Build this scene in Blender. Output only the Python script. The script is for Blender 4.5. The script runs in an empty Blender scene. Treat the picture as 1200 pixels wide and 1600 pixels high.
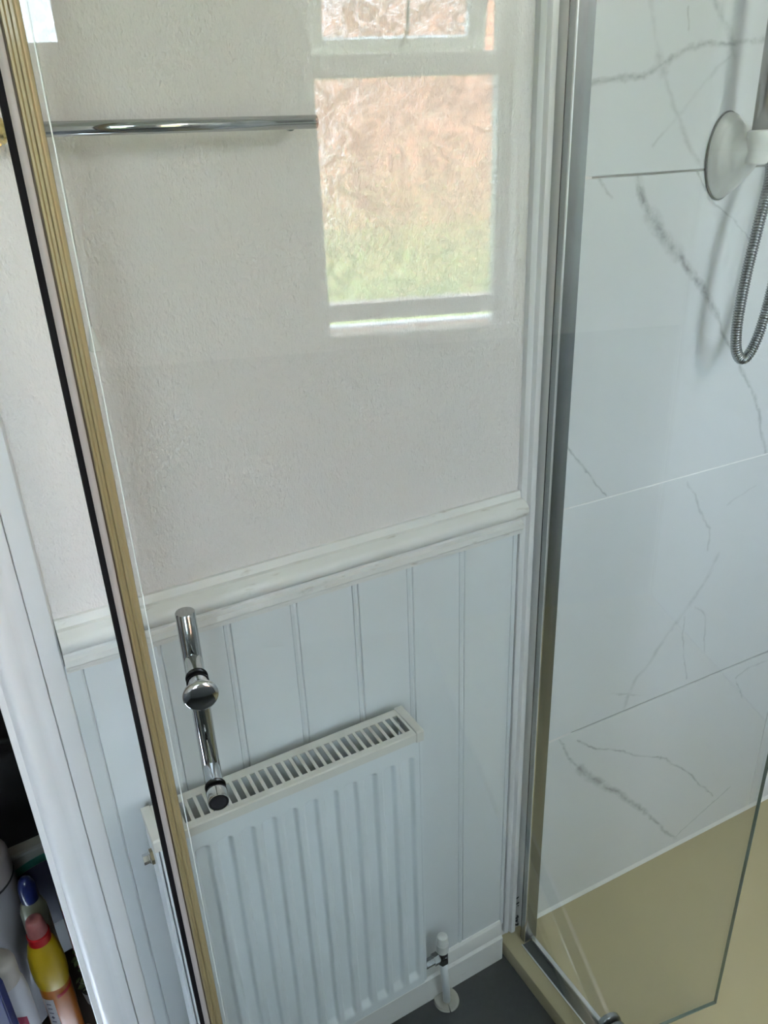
import bpy, bmesh, math, random
from mathutils import Vector, Matrix

# ------------------------------------------------------------------ camera, world, light
S = bpy.context.scene
COL = S.collection
S.view_settings.view_transform = 'Standard'
S.view_settings.look = 'None'
S.view_settings.gamma = 1
S.view_settings.use_curve_mapping = False
S.view_settings.exposure = 1.45
cd = bpy.data.cameras.new('camera')
cam = bpy.data.objects.new('camera', cd); COL.objects.link(cam)
cd.sensor_fit = 'VERTICAL'; cd.sensor_height = 24; cd.sensor_width = 18
cd.lens = 1231.0 / 1600 * 24
cd.clip_start = 0.02; cd.clip_end = 200
_p, _r, _y = (math.radians(a) for a in (25.151, 2.405, 28.047))
fwd = Vector((math.sin(_y)*math.cos(_p), math.cos(_y)*math.cos(_p), -math.sin(_p)))
rgt = Vector((math.cos(_y), -math.sin(_y), 0))
dwn = fwd.cross(rgt)
r2 = math.cos(_r)*rgt + math.sin(_r)*dwn
d2 = -math.sin(_r)*rgt + math.cos(_r)*dwn
M = Matrix((r2, -d2, -fwd)).transposed().to_4x4()
M.translation = Vector((0, -0.93, 1.66))
cam.matrix_world = M
S.camera = cam

SKY = 9.0
SUN = 17.0
FILL_LAMP = 15.0  # strength of the added fill light
w = bpy.data.worlds.new('sky'); S.world = w; w.use_nodes = True
bg = w.node_tree.nodes['Background']
bg.inputs[0].default_value = (0.70, 0.83, 1.0, 1); bg.inputs[1].default_value = SKY
sl = bpy.data.lights.new('sun', 'SUN'); sl.energy = SUN; sl.angle = 0.02; sl.color = (1, .93, .84)
so = bpy.data.objects.new('sun', sl); COL.objects.link(so)
so.rotation_euler = (math.radians(-52), 0, math.radians(-14))     # shines towards -Y, onto the house opposite
so.location = (0, 3, 6)
pl = bpy.data.lights.new('window_daylight_portal', 'AREA'); pl.shape = 'RECTANGLE'; pl.size = .66; pl.size_y = 1.2
pl.cycles.is_portal = True
po = bpy.data.objects.new('window_daylight_portal', pl); COL.objects.link(po)
po.location = (.74, -2.0, 1.78); po.rotation_euler = (math.radians(90), 0, 0)   # faces +Y, into the room

pl2 = bpy.data.lights.new('high_window_portal', 'AREA'); pl2.shape = 'RECTANGLE'; pl2.size = .6; pl2.size_y = .34
pl2.cycles.is_portal = True
po2 = bpy.data.objects.new('high_window_portal', pl2); COL.objects.link(po2)
po2.location = (-.50, -2.0, 2.08); po2.rotation_euler = (math.radians(90), 0, 0)

pl3 = bpy.data.lights.new('added_window_portal', 'AREA'); pl3.shape = 'RECTANGLE'; pl3.size = .42; pl3.size_y = .66  # sampling portal for the added window
pl3.cycles.is_portal = True
po3 = bpy.data.objects.new('added_window_portal', pl3); COL.objects.link(po3)
po3.location = (-.59, -2.0, 1.495); po3.rotation_euler = (math.radians(90), 0, 0)

# ------------------------------------------------------------------ helpers
def label(o, lab=None, cat=None, group=None, kind=None):
    if lab: o['label'] = lab
    if cat: o['category'] = cat
    if group: o['group'] = group
    if kind: o['kind'] = kind
    return o

def empty(name, loc=(0, 0, 0), rz=0, lab=None, cat=None, group=None, kind=None):
    o = bpy.data.objects.new(name, None); COL.objects.link(o)
    o.empty_display_size = .05
    o.location = loc; o.rotation_euler = (0, 0, rz)
    return label(o, lab, cat, group, kind)

def obj(name, bm, m, parent=None, smooth=False, auto=None, bevel=None, kind=None, lab=None):
    me = bpy.data.meshes.new(name)
    bmesh.ops.recalc_face_normals(bm, faces=bm.faces[:])
    bm.to_mesh(me); bm.free()
    if m: me.materials.append(m)
    o = bpy.data.objects.new(name, me); COL.objects.link(o)
    if parent: o.parent = parent
    if smooth or auto:
        for p in me.polygons: p.use_smooth = True
        if auto: me.set_sharp_from_angle(angle=math.radians(auto))
    if bevel:
        b = o.modifiers.new('bevel', 'BEVEL'); b.width = bevel; b.segments = 2; b.limit_method = 'ANGLE'; b.angle_limit = math.radians(40)
    return label(o, lab, kind=kind)

def BM(): return bmesh.new()

def box(bm, x0, x1, y0, y1, z0, z1):
    vs = [bm.verts.new((x, y, z)) for z in (z0, z1) for y in (y0, y1) for x in (x0, x1)]
    for f in ((0,1,3,2), (4,6,7,5), (0,4,5,1), (2,3,7,6), (0,2,6,4), (1,5,7,3)):
        bm.faces.new([vs[i] for i in f])
    return vs

def boxm(x0, x1, y0, y1, z0, z1):
    bm = BM(); box(bm, x0, x1, y0, y1, z0, z1); return bm

def prism(bm, prof, axis, a0, a1, shear=None):
    """closed profile swept along an axis. axis 'z': prof=(x,y); 'x': prof=(y,z); 'y': prof=(x,z)"""
    def P(p, a):
        return {'z': (p[0], p[1], a), 'x': (a, p[0], p[1]), 'y': (p[0], a, p[1])}[axis]
    A = [bm.verts.new(P(p, a0)) for p in prof]; B = [bm.verts.new(P(p, a1)) for p in prof]
    n = len(prof)
    for i in range(n): bm.faces.new((A[i], A[(i+1) % n], B[(i+1) % n], B[i]))
    bm.faces.new(A[::-1]); bm.faces.new(B)
    return bm

def lathe(bm, prof, c=(0, 0, 0), axis=(0, 0, 1), n=32, sx=1, sy=1):
    """prof = [(r, h)...] along axis from point c; closed with caps"""
    ax = Vector(axis).normalized()
    u = ax.orthogonal().normalized() if abs(ax.z) < .999 else Vector((1, 0, 0))
    v = ax.cross(u)
    c = Vector(c); rings = []
    for r, h in prof:
        if r < 1e-6: rings.append([bm.verts.new(c + ax*h)])
        else: rings.append([bm.verts.new(c + ax*h + u*(r*sx*math.cos(2*math.pi*k/n)) + v*(r*sy*math.sin(2*math.pi*k/n))) for k in range(n)])
    for A, B in zip(rings, rings[1:]):
        for k in range(n):
            k2 = (k+1) % n
            if len(A) == 1 and len(B) == 1: continue
            if len(A) == 1: bm.faces.new((A[0], B[k], B[k2]))
            elif len(B) == 1: bm.faces.new((A[k], A[k2], B[0]))
            else: bm.faces.new((A[k], A[k2], B[k2], B[k]))
    if len(rings[0]) > 1: bm.faces.new(rings[0][::-1])
    if len(rings[-1]) > 1: bm.faces.new(rings[-1])
    return bm

def catmull(pts, per=12):
    P = [Vector(p) for p in pts]; P = [2*P[0]-P[1]] + P + [2*P[-1]-P[-2]]; out = []
    for i in range(1, len(P)-2):
        a, b, c, d = P[i-1], P[i], P[i+1], P[i+2]
        for k in range(per):
            t = k/per
            out.append(.5*((2*b) + (c-a)*t + (2*a-5*b+4*c-d)*t*t + (-a+3*b-3*c+d)*t**3))
    out.append(P[-2]); return out

def tube(bm, path, rad, n=16):
    """sweep circle along path with parallel transport; rad may be a function of index"""
    path = [Vector(p) for p in path]; rings = []
    t = (path[1]-path[0]).normalized(); u = t.orthogonal().normalized()
    for i, p in enumerate(path):
        t2 = (path[min(i+1, len(path)-1)] - path[max(i-1, 0)]).normalized()
        u = (u - t2*u.dot(t2)).normalized(); v = t2.cross(u)
        r = rad(i) if callable(rad) else rad
        rings.append([bm.verts.new(p + u*(r*math.cos(2*math.pi*k/n)) + v*(r*math.sin(2*math.pi*k/n))) for k in range(n)])
    for A, B in zip(rings, rings[1:]):
        for k in range(n): bm.faces.new((A[k], A[(k+1) % n], B[(k+1) % n], B[k]))
    bm.faces.new(rings[0][::-1]); bm.faces.new(rings[-1])
    return bm

# ------------------------------------------------------------------ materials
class NT:
    def __init__(s, name):
        s.m = bpy.data.materials.new(name); s.m.use_nodes = True
        s.t = s.m.node_tree; s.n = s.t.nodes; s.p = s.n.get('Principled BSDF'); s.out = s.n.get('Material Output')
    def node(s, typ, **kw):
        x = s.n.new(typ)
        for k, v in kw.items():
            if k.startswith('_'): setattr(x, k[1:], v)
        return x
    def link(s, a, b): s.t.links.new(a, b)
    def math(s, op, a, b=None, c=None):
        x = s.n.new('ShaderNodeMath'); x.operation = op
        for i, v in enumerate((a, b, c)):
            if v is None: continue
            if hasattr(v, 'is_output'): s.link(v, x.inputs[i])
            else: x.inputs[i].default_value = v
        return x.outputs[0]
    def vmath(s, op, a, b=None):
        x = s.n.new('ShaderNodeVectorMath'); x.operation = op
        for i, v in enumerate((a, b)):
            if v is None: continue
            if hasattr(v, 'is_output'): s.link(v, x.inputs[i])
            else: x.inputs[i].default_value = v
        return x.outputs['Value'] if op in ('DOT_PRODUCT', 'LENGTH', 'DISTANCE') else x.outputs['Vector']
    def coord(s, scale=(1, 1, 1)):
        tc = s.n.new('ShaderNodeTexCoord'); mp = s.n.new('ShaderNodeMapping'); mp.inputs['Scale'].default_value = scale
        s.link(tc.outputs['Object'], mp.inputs[0]); return mp.outputs[0]
    def noise(s, scale, detail=3, rough=.5, vec=None, col=False, dist=0):
        x = s.n.new('ShaderNodeTexNoise'); x.inputs['Scale'].default_value = scale; x.inputs['Detail'].default_value = detail
        x.inputs['Roughness'].default_value = rough; x.inputs['Distortion'].default_value = dist
        if vec is not None: s.link(vec, x.inputs['Vector'])
        return x.outputs['Color' if col else 'Fac']
    def ramp(s, fac, stops):
        x = s.n.new('ShaderNodeValToRGB'); e = x.color_ramp.elements
        while len(e) < len(stops): e.new(.5)
        for q, (pos, c) in zip(e, stops): q.position = pos; q.color = (*c, 1) if len(c) == 3 else c
        s.link(fac, x.inputs[0]); return x.outputs[0]
    def mix(s, fac, a, b):
        x = s.n.new('ShaderNodeMix'); x.data_type = 'RGBA'
        for i, v in ((0, fac), (6, a), (7, b)):
            if hasattr(v, 'is_output'): s.link(v, x.inputs[i])
            else: x.inputs[i].default_value = v if i == 0 else (*v, 1)
        return x.outputs[2]
    def bump(s, h, strength=.3, dist=.002, target=None):
        x = s.n.new('ShaderNodeBump'); x.inputs['Strength'].default_value = strength; x.inputs['Distance'].default_value = dist
        s.link(h, x.inputs['Height'])
        if target is None: s.link(x.outputs[0], s.p.inputs['Normal'])
        return x.outputs[0]
    def set(s, color=None, rough=None, metal=None, coat=None, ior=None, trans=None, alpha=None):
        P = s.p.inputs
        if color is not None:
            if hasattr(color, 'is_output'): s.link(color, P['Base Color'])
            else: P['Base Color'].default_value = (*color, 1)
        if rough is not None:
            if hasattr(rough, 'is_output'): s.link(rough, P['Roughness'])
            else: P['Roughness'].default_value = rough
        if metal is not None: P['Metallic'].default_value = metal
        if coat is not None: P['Coat Weight'].default_value = coat; P['Coat Roughness'].default_value = .05
        if ior is not None: P['IOR'].default_value = ior
        if trans is not None: P['Transmission Weight'].default_value = trans
        return s

def simple(name, color, rough=.5, metal=0, coat=None, var=.06, nscale=14, bump=None, trans=None):
    t = NT(name)
    c2 = tuple(max(0, c*(1-var)) for c in color)
    f = t.noise(nscale, 4, .6, t.coord())
    t.set(t.mix(f, color, c2), rough, metal, coat, trans=trans)
    if bump: t.bump(t.noise(bump[0], 3, .6, t.coord(bump[3] if len(bump) > 3 else (1, 1, 1))), bump[1], bump[2])
    return t.m

# embossed wallpaper: small blobs drawn out downwards
t = NT('wallpaper_embossed')
co = t.coord((1, 1, .62))
n1 = t.noise(170, 2, .55, co); n2 = t.noise(420, 2, .5, co); n3 = t.noise(9, 2, .5, t.coord())
h = t.math('ADD', t.math('MULTIPLY', n1, 1.0), t.math('MULTIPLY', n2, .45))
t.set(t.mix(n3, (.83, .785, .765), (.805, .76, .74)), .55); t.bump(h, .8, .003)
WALLPAPER = t.m
GLOSSPAINT = simple('white_gloss_paint', (.83, .82, .82), .42, var=.03, bump=(45, .08, .001))
# aged paint: dusty line stains, used on the rail and skirting
t = NT('aged_white_paint')
f = t.noise(30, 5, .65, t.coord((1, 3, 3)))
dirt = t.ramp(f, [(.60, (0, 0, 0)), (.74, (1, 1, 1))])
t.set(t.mix(t.math('MULTIPLY', dirt, .7), (.81, .80, .77), (.50, .45, .38)), .38); t.bump(t.noise(60, 3, .5, t.coord()), .08, .001)
AGED = t.m
BOARD = simple('painted_beadboard', (.77, .80, .815), .35, var=.03, bump=(40, .06, .001))
PLASTER = simple('white_emulsion', (.80, .79, .77), .8, var=.03)
CEIL = simple('ceiling_white', (.82, .82, .80), .9, var=.02)
RADW = simple('radiator_enamel', (.76, .80, .82), .3, var=.03)
RADCREAM = simple('radiator_cream_enamel', (.74, .72, .66), .35, var=.06)
PLASTIC = simple('white_plastic', (.78, .78, .75), .3, coat=.4, var=.03)
CHROME = simple('chrome', (.50, .51, .52), .09, 1, var=.05)
SATIN = simple('satin_aluminium', (.33, .355, .36), .26, 1, var=.10, nscale=40)
SILVER = simple('bright_silver', (.80, .80, .80), .14, 1, var=.04)
DARKSEAL = simple('black_rubber', (.008, .007, .008), .75)
DARKSEAL.node_tree.nodes['Principled BSDF'].inputs['Specular IOR Level'].default_value = .15
GREYSEAL = simple('grey_seal', (.42, .37, .35), .5, var=.05)
GOLDSEAL = simple('yellowed_seal', (.34, .265, .135), .4, .2, coat=.2, var=.15, nscale=30)
CLEARSEAL = simple('clear_fin', (.75, .78, .76), .2)
BRASS = simple('brass', (.75, .58, .26), .22, 1)
TRAY = simple('cream_shower_tray', (.50, .43, .25), .28, coat=.3, var=.10, nscale=5)
SILICONE = simple('white_silicone', (.78, .78, .75), .5)
GROUT = simple('tile_grout', (.40, .40, .38), .9, var=.3)
MOULD = simple('black_mould', (.05, .055, .05), .95, var=.5, nscale=80)

t = NT('dark_vinyl_floor')
f = t.noise(9, 6, .7, t.coord()); f2 = t.noise(70, 4, .7, t.coord())
t.set(t.mix(t.math('MULTIPLY', f2, .8), t.mix(f, (.007, .010, .011), (.020, .024, .025)), (.045, .05, .05)), .42); t.bump(f2, .1, .001)
VINYL = t.m

# door glass: thin tinted sheet, Schlick reflection that treats both faces alike
def glass_mat(name, tint, f0=.045, boost=1.0):
    t = NT(name); t.n.remove(t.p)
    geo = t.n.new('ShaderNodeNewGeometry')
    dp = t.math('ABSOLUTE', t.vmath('DOT_PRODUCT', geo.outputs['Normal'], geo.outputs['Incoming']))
    om = t.math('SUBTRACT', 1.0, dp)
    F = t.math('MULTIPLY_ADD', t.math('POWER', om, 5.0), 1-f0, f0)
    F = t.math('MINIMUM', t.math('MULTIPLY', F, boost), 1.0)
    tr = t.n.new('ShaderNodeBsdfTransparent'); tr.inputs[0].default_value = (*tint, 1)
    gl = t.n.new('ShaderNodeBsdfGlossy'); gl.inputs['Roughness'].default_value = 0.0; gl.inputs[0].default_value = (1, 1, 1, 1)
    mx = t.n.new('ShaderNodeMixShader')
    t.link(F, mx.inputs[0]); t.link(tr.outputs[0], mx.inputs[1]); t.link(gl.outputs[0], mx.inputs[2]); t.link(mx.outputs[0], t.out.inputs[0])
    return t.m
GLASS = glass_mat('door_glass', (.895, .905, .898), boost=.85)
GLASSEDGE = simple('glass_cut_edge', (.10, .16, .14), .15, coat=.6)

# patterned window glass
t = NT('obscure_window_glass'); t.n.remove(t.p)
co = t.coord((1, 1, 1))
wv = t.vmath('ADD', co, t.vmath('SCALE', t.noise(14, 3, .6, co, col=True)))
for x in t.n:
    if x.bl_idname == 'ShaderNodeVectorMath' and x.operation == 'SCALE': x.inputs['Scale'].default_value = .07
n = t.noise(13, 2.5, .5, wv, dist=2.2)
ridge = t.math('ABSOLUTE', t.math('SUBTRACT', n, .5))
rl = t.ramp(ridge, [(0.0, (1, 1, 1)), (.025, (.85, .85, .85)), (.085, (0, 0, 0))])
hh = t.math('ADD', t.math('MULTIPLY', rl, .5), n)
nb = t.bump(hh, 1.0, .02, target=1)
rf = t.n.new('ShaderNodeBsdfRefraction'); rf.inputs['IOR'].default_value = 1.14; rf.inputs['Roughness'].default_value = .02; rf.inputs[0].default_value = (.95, .97, .96, 1)
t.link(nb, rf.inputs['Normal'])
tr = t.n.new('ShaderNodeBsdfTransparent')
t.link(t.mix(rl, (.38, .39, .38), (1, 1, 1)), tr.inputs[0])
mx = t.n.new('ShaderNodeMixShader'); mx.inputs[0].default_value = .45
t.link(rf.outputs[0], mx.inputs[1]); t.link(tr.outputs[0], mx.inputs[2])
t.link(mx.outputs[0], t.out.inputs[0])
OBSCURE = t.m

# marble tiles: veins follow polylines measured on the wall, roughened with noise
sg = bpy.data.node_groups.new('vein_segment', 'ShaderNodeTree')
for nm, ty in (('P', 'NodeSocketVector'), ('A', 'NodeSocketVector'), ('B', 'NodeSocketVector'), ('W', 'NodeSocketFloat'), ('K', 'NodeSocketFloat')):
    sg.interface.new_socket(nm, in_out='INPUT', socket_type=ty)
sg.interface.new_socket('Mask', in_out='OUTPUT', socket_type='NodeSocketFloat')
gi = sg.nodes.new('NodeGroupInput'); go = sg.nodes.new('NodeGroupOutput')
def gv(op, a, b=None, sc=None):
    x = sg.nodes.new('ShaderNodeVectorMath'); x.operation = op; sg.links.new(a, x.inputs[0])
    if b is not None: sg.links.new(b, x.inputs[1])
    if sc is not None: sg.links.new(sc, x.inputs['Scale'])
    return x.outputs['Value'] if op in ('DOT_PRODUCT', 'LENGTH') else x.outputs['Vector']
def gm(op, a, b=None, clamp=False):
    x = sg.nodes.new('ShaderNodeMath'); x.operation = op; x.use_clamp = clamp
    for i, v in enumerate((a, b)):
        if v is None: continue
        if hasattr(v, 'is_output'): sg.links.new(v, x.inputs[i])
        else: x.inputs[i].default_value = v
    return x.outputs[0]
pa = gv('SUBTRACT', gi.outputs['P'], gi.outputs['A']); ba = gv('SUBTRACT', gi.outputs['B'], gi.outputs['A'])
hcl = gm('DIVIDE', gv('DOT_PRODUCT', pa, ba), gv('DOT_PRODUCT', ba, ba), clamp=True)
dist = gv('LENGTH', gv('SUBTRACT', pa, gv('SCALE', ba, sc=hcl)))
mk = gm('SUBTRACT', 1.0, gm('DIVIDE', dist, gi.outputs['W']), clamp=True)
sg.links.new(gm('MULTIPLY', mk, gi.outputs['K']), go.inputs['Mask'])

def marble(name, veins):
    t = NT(name)
    co = t.vmath('MULTIPLY', t.coord(), (1, 0, 1))
    na = t.noise(11, 4, .6, t.coord(), col=True); nb_ = t.noise(70, 3, .6, t.coord(), col=True)
    def off(nz, amp):
        x = t.n.new('ShaderNodeVectorMath'); x.operation = 'MULTIPLY_ADD'
        t.link(nz, x.inputs[0]); x.inputs[1].default_value = (amp, 0, amp); x.inputs[2].default_value = (-amp/2, 0, -amp/2)
        return x.outputs[0]
    P = t.vmath('ADD', t.vmath('ADD', co, off(na, .026)), off(nb_, .010))
    tot = None
    for (wd, k, pts) in veins:
        for a, b in zip(pts, pts[1:]):
            g = t.n.new('ShaderNodeGroup'); g.node_tree = sg
            t.link(P, g.inputs['P']); g.inputs['A'].default_value = (a[0], 0, a[1]); g.inputs['B'].default_value = (b[0], 0, b[1])
            g.inputs['W'].default_value = wd; g.inputs['K'].default_value = k
            tot = g.outputs[0] if tot is None else t.math('MAXIMUM', tot, g.outputs[0])
    mod = t.ramp(t.noise(38, 4, .7, t.coord()), [(.36, (.25, .25, .25)), (.62, (1, 1, 1))])
    fac = t.math('MULTIPLY', tot, mod)
    cloud = t.noise(3.5, 4, .6, t.coord())
    base = t.mix(cloud, (.77, .79, .805), (.715, .74, .755))
    t.set(t.mix(fac, base, (.30, .30, .31)), .16); t.p.inputs['IOR'].default_value = 1.5
    return t.m
MA = marble('marble_row_top', [(.006, .75, [[.845,1.722],[.935,1.73],[.965,1.746],[.997,1.757],[1.039,1.767],[1.102,1.771],[1.174,1.778],[1.4,1.80]]),
    (.007, .35, [[.935,1.82],[.953,1.776],[.969,1.745],[.995,1.696],[1.036,1.64],[1.06,1.612]]), (.005, .3, [[1.105,1.755],[1.054,1.72],[1.004,1.679],[.966,1.638]]),
    (.008, .45, [[1.0,1.9],[1.057,1.824],[1.092,1.789],[1.112,1.753]]), (.004, .45, [[1.005,1.812],[1.012,1.785]]), (.014, .5, [[.962,1.752],[.972,1.738]])])
MB = marble('marble_row_second', [(.010, .9, [[.943,1.60],[.954,1.568],[.973,1.544]]), (.016, .85, [[.973,1.544],[1.011,1.509],[1.042,1.482]]), (.009, .9, [[1.042,1.482],[1.071,1.455],[1.11,1.415],[1.148,1.368]]),
    (.006, .65, [[1.148,1.368],[1.179,1.325],[1.233,1.26],[1.278,1.205],[1.327,1.106],[1.34,1.08]]), (.004, .5, [[.872,1.595],[.895,1.572]]), (.003, .6, [[1.055,1.603],[1.106,1.55],[1.152,1.529],[1.207,1.483]]),
    (.0035, .7, [[.841,1.197],[.886,1.142],[.937,1.08]])])
MC = marble('marble_row_third', [(.004, .5, [[1.13,1.063],[1.168,1.008],[1.209,.95],[1.213,.899]]), (.004, .35, [[1.322,1.013],[1.248,.989]]), (.008, .4, [[1.244,.876],[1.226,.829],[1.167,.763],[1.123,.708],[1.063,.642],[1.037,.578]]),
    (.003, .45, [[1.174,.754],[1.18,.696],[1.211,.586]]), (.0035, .45, [[.993,.633],[1.087,.588]]), (.003, .4, [[1.201,.771],[1.233,.742],[1.255,.641]])])
MD = marble('marble_row_bottom', [(.005, .7, [[.874,.563],[.892,.522],[.929,.462]]), (.014, .85, [[.929,.462],[.949,.43],[.997,.386]]), (.011, .8, [[.997,.386],[1.067,.319],[1.145,.228]]), (.006, .7, [[1.145,.228],[1.207,.146],[1.261,.085]]),
    (.004, .7, [[.919,.543],[.969,.497],[1.032,.465],[1.101,.417],[1.183,.371],[1.24,.321],[1.315,.236],[1.37,.173]]), (.003, .6, [[1.26,.097],[1.354,.14],[1.424,.174]]), (.003, .5, [[1.374,.516],[1.407,.458]]), (.004, .4, [[1.372,.526],[1.419,.545],[1.471,.544]])])
ME = marble('marble_side_wall', [(.008, .6, [[1.6, 2.1], [1.62, 1.5], [1.61, .9]])])

# ------------------------------------------------------------------ the setting
XL, XR, YN, ZC = -.95, 1.62, -1.88, 2.36
TH = .10
def struct(name, bm, m, **k): return obj(name, bm, m, kind='structure', **k)

FZ = .028
struct('floor', boxm(XL-.2, XR+.2, YN-.1, .0, -.08, FZ), VINYL)
struct('ceiling', boxm(XL-.2, XR+.2, YN-.13, 1.25, ZC, ZC+.1), CEIL)
# far wall: slab with the doorway at its left
OX0, OX1, OZ = -.82, -.057, 1.99
bm = BM()
box(bm, OX1, XR+.1, 0, TH, 0, ZC); box(bm, XL-.1, OX0, 0, TH, 0, ZC); box(bm, OX0, OX1, 0, TH, OZ, ZC)
wall_far = struct('wall_far', bm, WALLPAPER)
# wainscot boards
edges = [.024, .045, .145, .242, .342, .442, .537, .635, .742]
for a, b in zip(edges, edges[1:]):
    pr = [(a+.0002, .002), (a+.0002, -.0058), (a+.0014, -.0075)]
    if b-a > .05:
        pr += [(b-.0118, -.0075), (b-.0112, -.0058), (b-.0100, -.0058), (b-.0094, -.0076), (b-.0055, -.0090), (b-.0016, -.0076)]
    else: pr += [(b-.003, -.0075)]
    pr += [(b-.0003, -.0058), (b-.0003, .002)]
    bm = BM(); prism(bm, pr, 'z', .12, 1.075); obj('board', bm, BOARD, wall_far, auto=25)
# tiled part of the far wall, slightly out of line with the papered part
ang = math.radians(-2.37); ca, sa = math.cos(ang), math.sin(ang)
def tp(x, out=0):                     # point on the tile face at wall x, moved out by 'out'
    d = (x-.842)/ca
    return (.842 + d*ca + out*sa, d*sa - out*ca)
def tile_box(x0, x1, z0, z1, t0=-.012, t1=0.0, ch=.0008):
    bm = BM()
    ring = []
    for (xa, xb, za, zb, o) in ((x0, x1, z0, z1, t0), (x0, x1, z0, z1, t1-ch), (x0+ch, x1-ch, z0+ch, z1-ch, t1)):
        ring.append([bm.verts.new((*tp(x, o), z)) for x, z in ((xa, za), (xb, za), (xb, zb), (xa, zb))])
    for A, B in zip(ring, ring[1:]):
        for k in range(4): bm.faces.new((A[k], A[(k+1) % 4], B[(k+1) % 4], B[k]))
    bm.faces.new(ring[0][::-1]); bm.faces.new(ring[-1])
    return bm
rows = [(.071, .5652, MD), (.5690, 1.0775, MC), (1.0795, 1.6005, MB), (1.6035, 2.12, MA), (2.123, ZC, MA)]
for z0, z1, m in rows:
    obj('tile', tile_box(.812, 1.5105, z0, z1), m, wall_far)
    obj('tile', tile_box(1.5125, 1.60, z0, z1), m, wall_far)
bm = BM()
pts = [tp(.812, -.0025), tp(1.62, -.0025), (1.62, .01), (.812, .01)]
prism(bm, pts, 'z', .03, ZC); obj('grout', bm, GROUT, wall_far)
for z, m in ((1.0785, simple('bright_grout', (.95, .95, .93), .6)), (1.602, GROUT)):
    bm = BM(); prism(bm, [tp(.8125, -.0022), tp(.8125, -.0006), tp(1.6, -.0006), tp(1.6, -.0022)], 'z', z-.0012, z+.0012); obj('grout_line', bm, m, wall_far)
# silicone bead down beside the post and along the tray
bm = BM(); prism(bm, [tp(.806, -.006), tp(.806, .001), tp(.812, .0022), tp(.817, .0004), tp(.817, -.006)], 'z', .07, 2.05)
obj('sealant', bm, SILICONE, wall_far, auto=30)
bm = BM()
q = [(tp(.81, .0), tp(1.608, .0), .0715), (tp(.81, .0055), tp(1.608, .0055), .0655), (tp(.81, .0055), tp(1.608, .0055), .063), (tp(.81, -.001), tp(1.608, -.001), .063), (tp(.81, -.001), tp(1.608, -.001), .0715)]
A = [bm.verts.new((*a, z)) for a, b, z in q]; B = [bm.verts.new((*b, z)) for a, b, z in q]
for k in range(5): bm.faces.new((A[k], A[(k+1) % 5], B[(k+1) % 5], B[k]))
bm.faces.new(A[::-1]); bm.faces.new(B)
obj('sealant', bm, SILICONE, wall_far)

wall_right = struct('wall_right', boxm(XR, XR+.1, YN-.1, .1, 0, ZC), GROUT)
for z0, z1, m in rows:
    for y0, y1 in ((-.62, -.03), (-1.225, -.622), (-1.84, -1.227)):
        obj('tile', boxm(XR-.010, XR+.001, y0, y1, z0, z1), ME, wall_right)
struct('wall_left', boxm(XL-.1, XL, YN-.1, .0, 0, ZC), PLASTER)
# near wall with the window
WX0, WX1, WZ0, WZ1 = .44, 1.04, 1.125, 2.27
bm = BM(); YB = YN-.17
box(bm, XL-.1, -.82, YB, YN, 0, ZC); box(bm, -.175, WX0, YB, YN, 0, ZC); box(bm, -.82, -.36, YB, YN, 0, 1.15); box(bm, -.36, -.175, YB, YN, 0, 1.90); box(bm, -.82, -.36, YB, YN, 1.84, 1.90); box(bm, -.82, -.175, YB, YN, WZ1, ZC); box(bm, WX1, XR+.1, YB, YN, 0, ZC)
box(bm, WX0, WX1, YB, YN, 0, WZ0); box(bm, WX0, WX1, YB, YN, WZ1, ZC)
struct('wall_near', bm, PLASTER)

added_win = empty('added_window', (-.59, -1.98, 1.15), kind='structure')  # unseen extra window, added to bring more daylight into the room
bm = BM()
for a in ((-.23, -.20, 0, .69), (.20, .23, 0, .69), (-.20, .20, 0, .03), (-.20, .20, .66, .69)): box(bm, a[0], a[1], -.04, .015, a[2], a[3])
obj('frame', bm, PLASTIC, added_win, bevel=.003)
obj('pane', boxm(-.20, .20, -.014, -.010, .03, .66), OBSCURE, added_win)
# unseen slate boards added behind the camera to darken the lower room
ADDED_SLATE = simple('added_slate_boards', (.28, .31, .34), .6)
obj('added_panelling', boxm(XL, XR-.012, YN, YN+.012, FZ, 1.08), ADDED_SLATE, bpy.data.objects['wall_near'])
obj('added_panelling', boxm(XL, XL+.012, YN+.013, -.02, FZ, 1.08), ADDED_SLATE, bpy.data.objects['wall_left'])

lp_ = empty('added_fill_lamp', (.95, -1.62, ZC), lab='added fill light globe, out of view under the window wall ceiling', cat='lamp')  # added out of view to brighten the whole room
bm = BM(); lathe(bm, [(.055, 0), (.055, -.018), (.045, -.026), (.012, -.028), (.010, -.060), (.040, -.064), (.040, -.078), (0, -.078)], n=40); obj('fill_lamp_rose', bm, PLASTIC, lp_, auto=40)
bm = BM(); bmesh.ops.create_uvsphere(bm, u_segments=40, v_segments=24, radius=.095); bmesh.ops.translate(bm, vec=(0, 0, -.165), verts=bm.verts[:])
te = NT('fill_globe'); te.set((.9, .9, .9), .5); te.p.inputs['Emission Color'].default_value = (1.0, .96, .93, 1); te.p.inputs['Emission Strength'].default_value = FILL_LAMP
obj('globe', bm, te.m, lp_, smooth=True)

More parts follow.
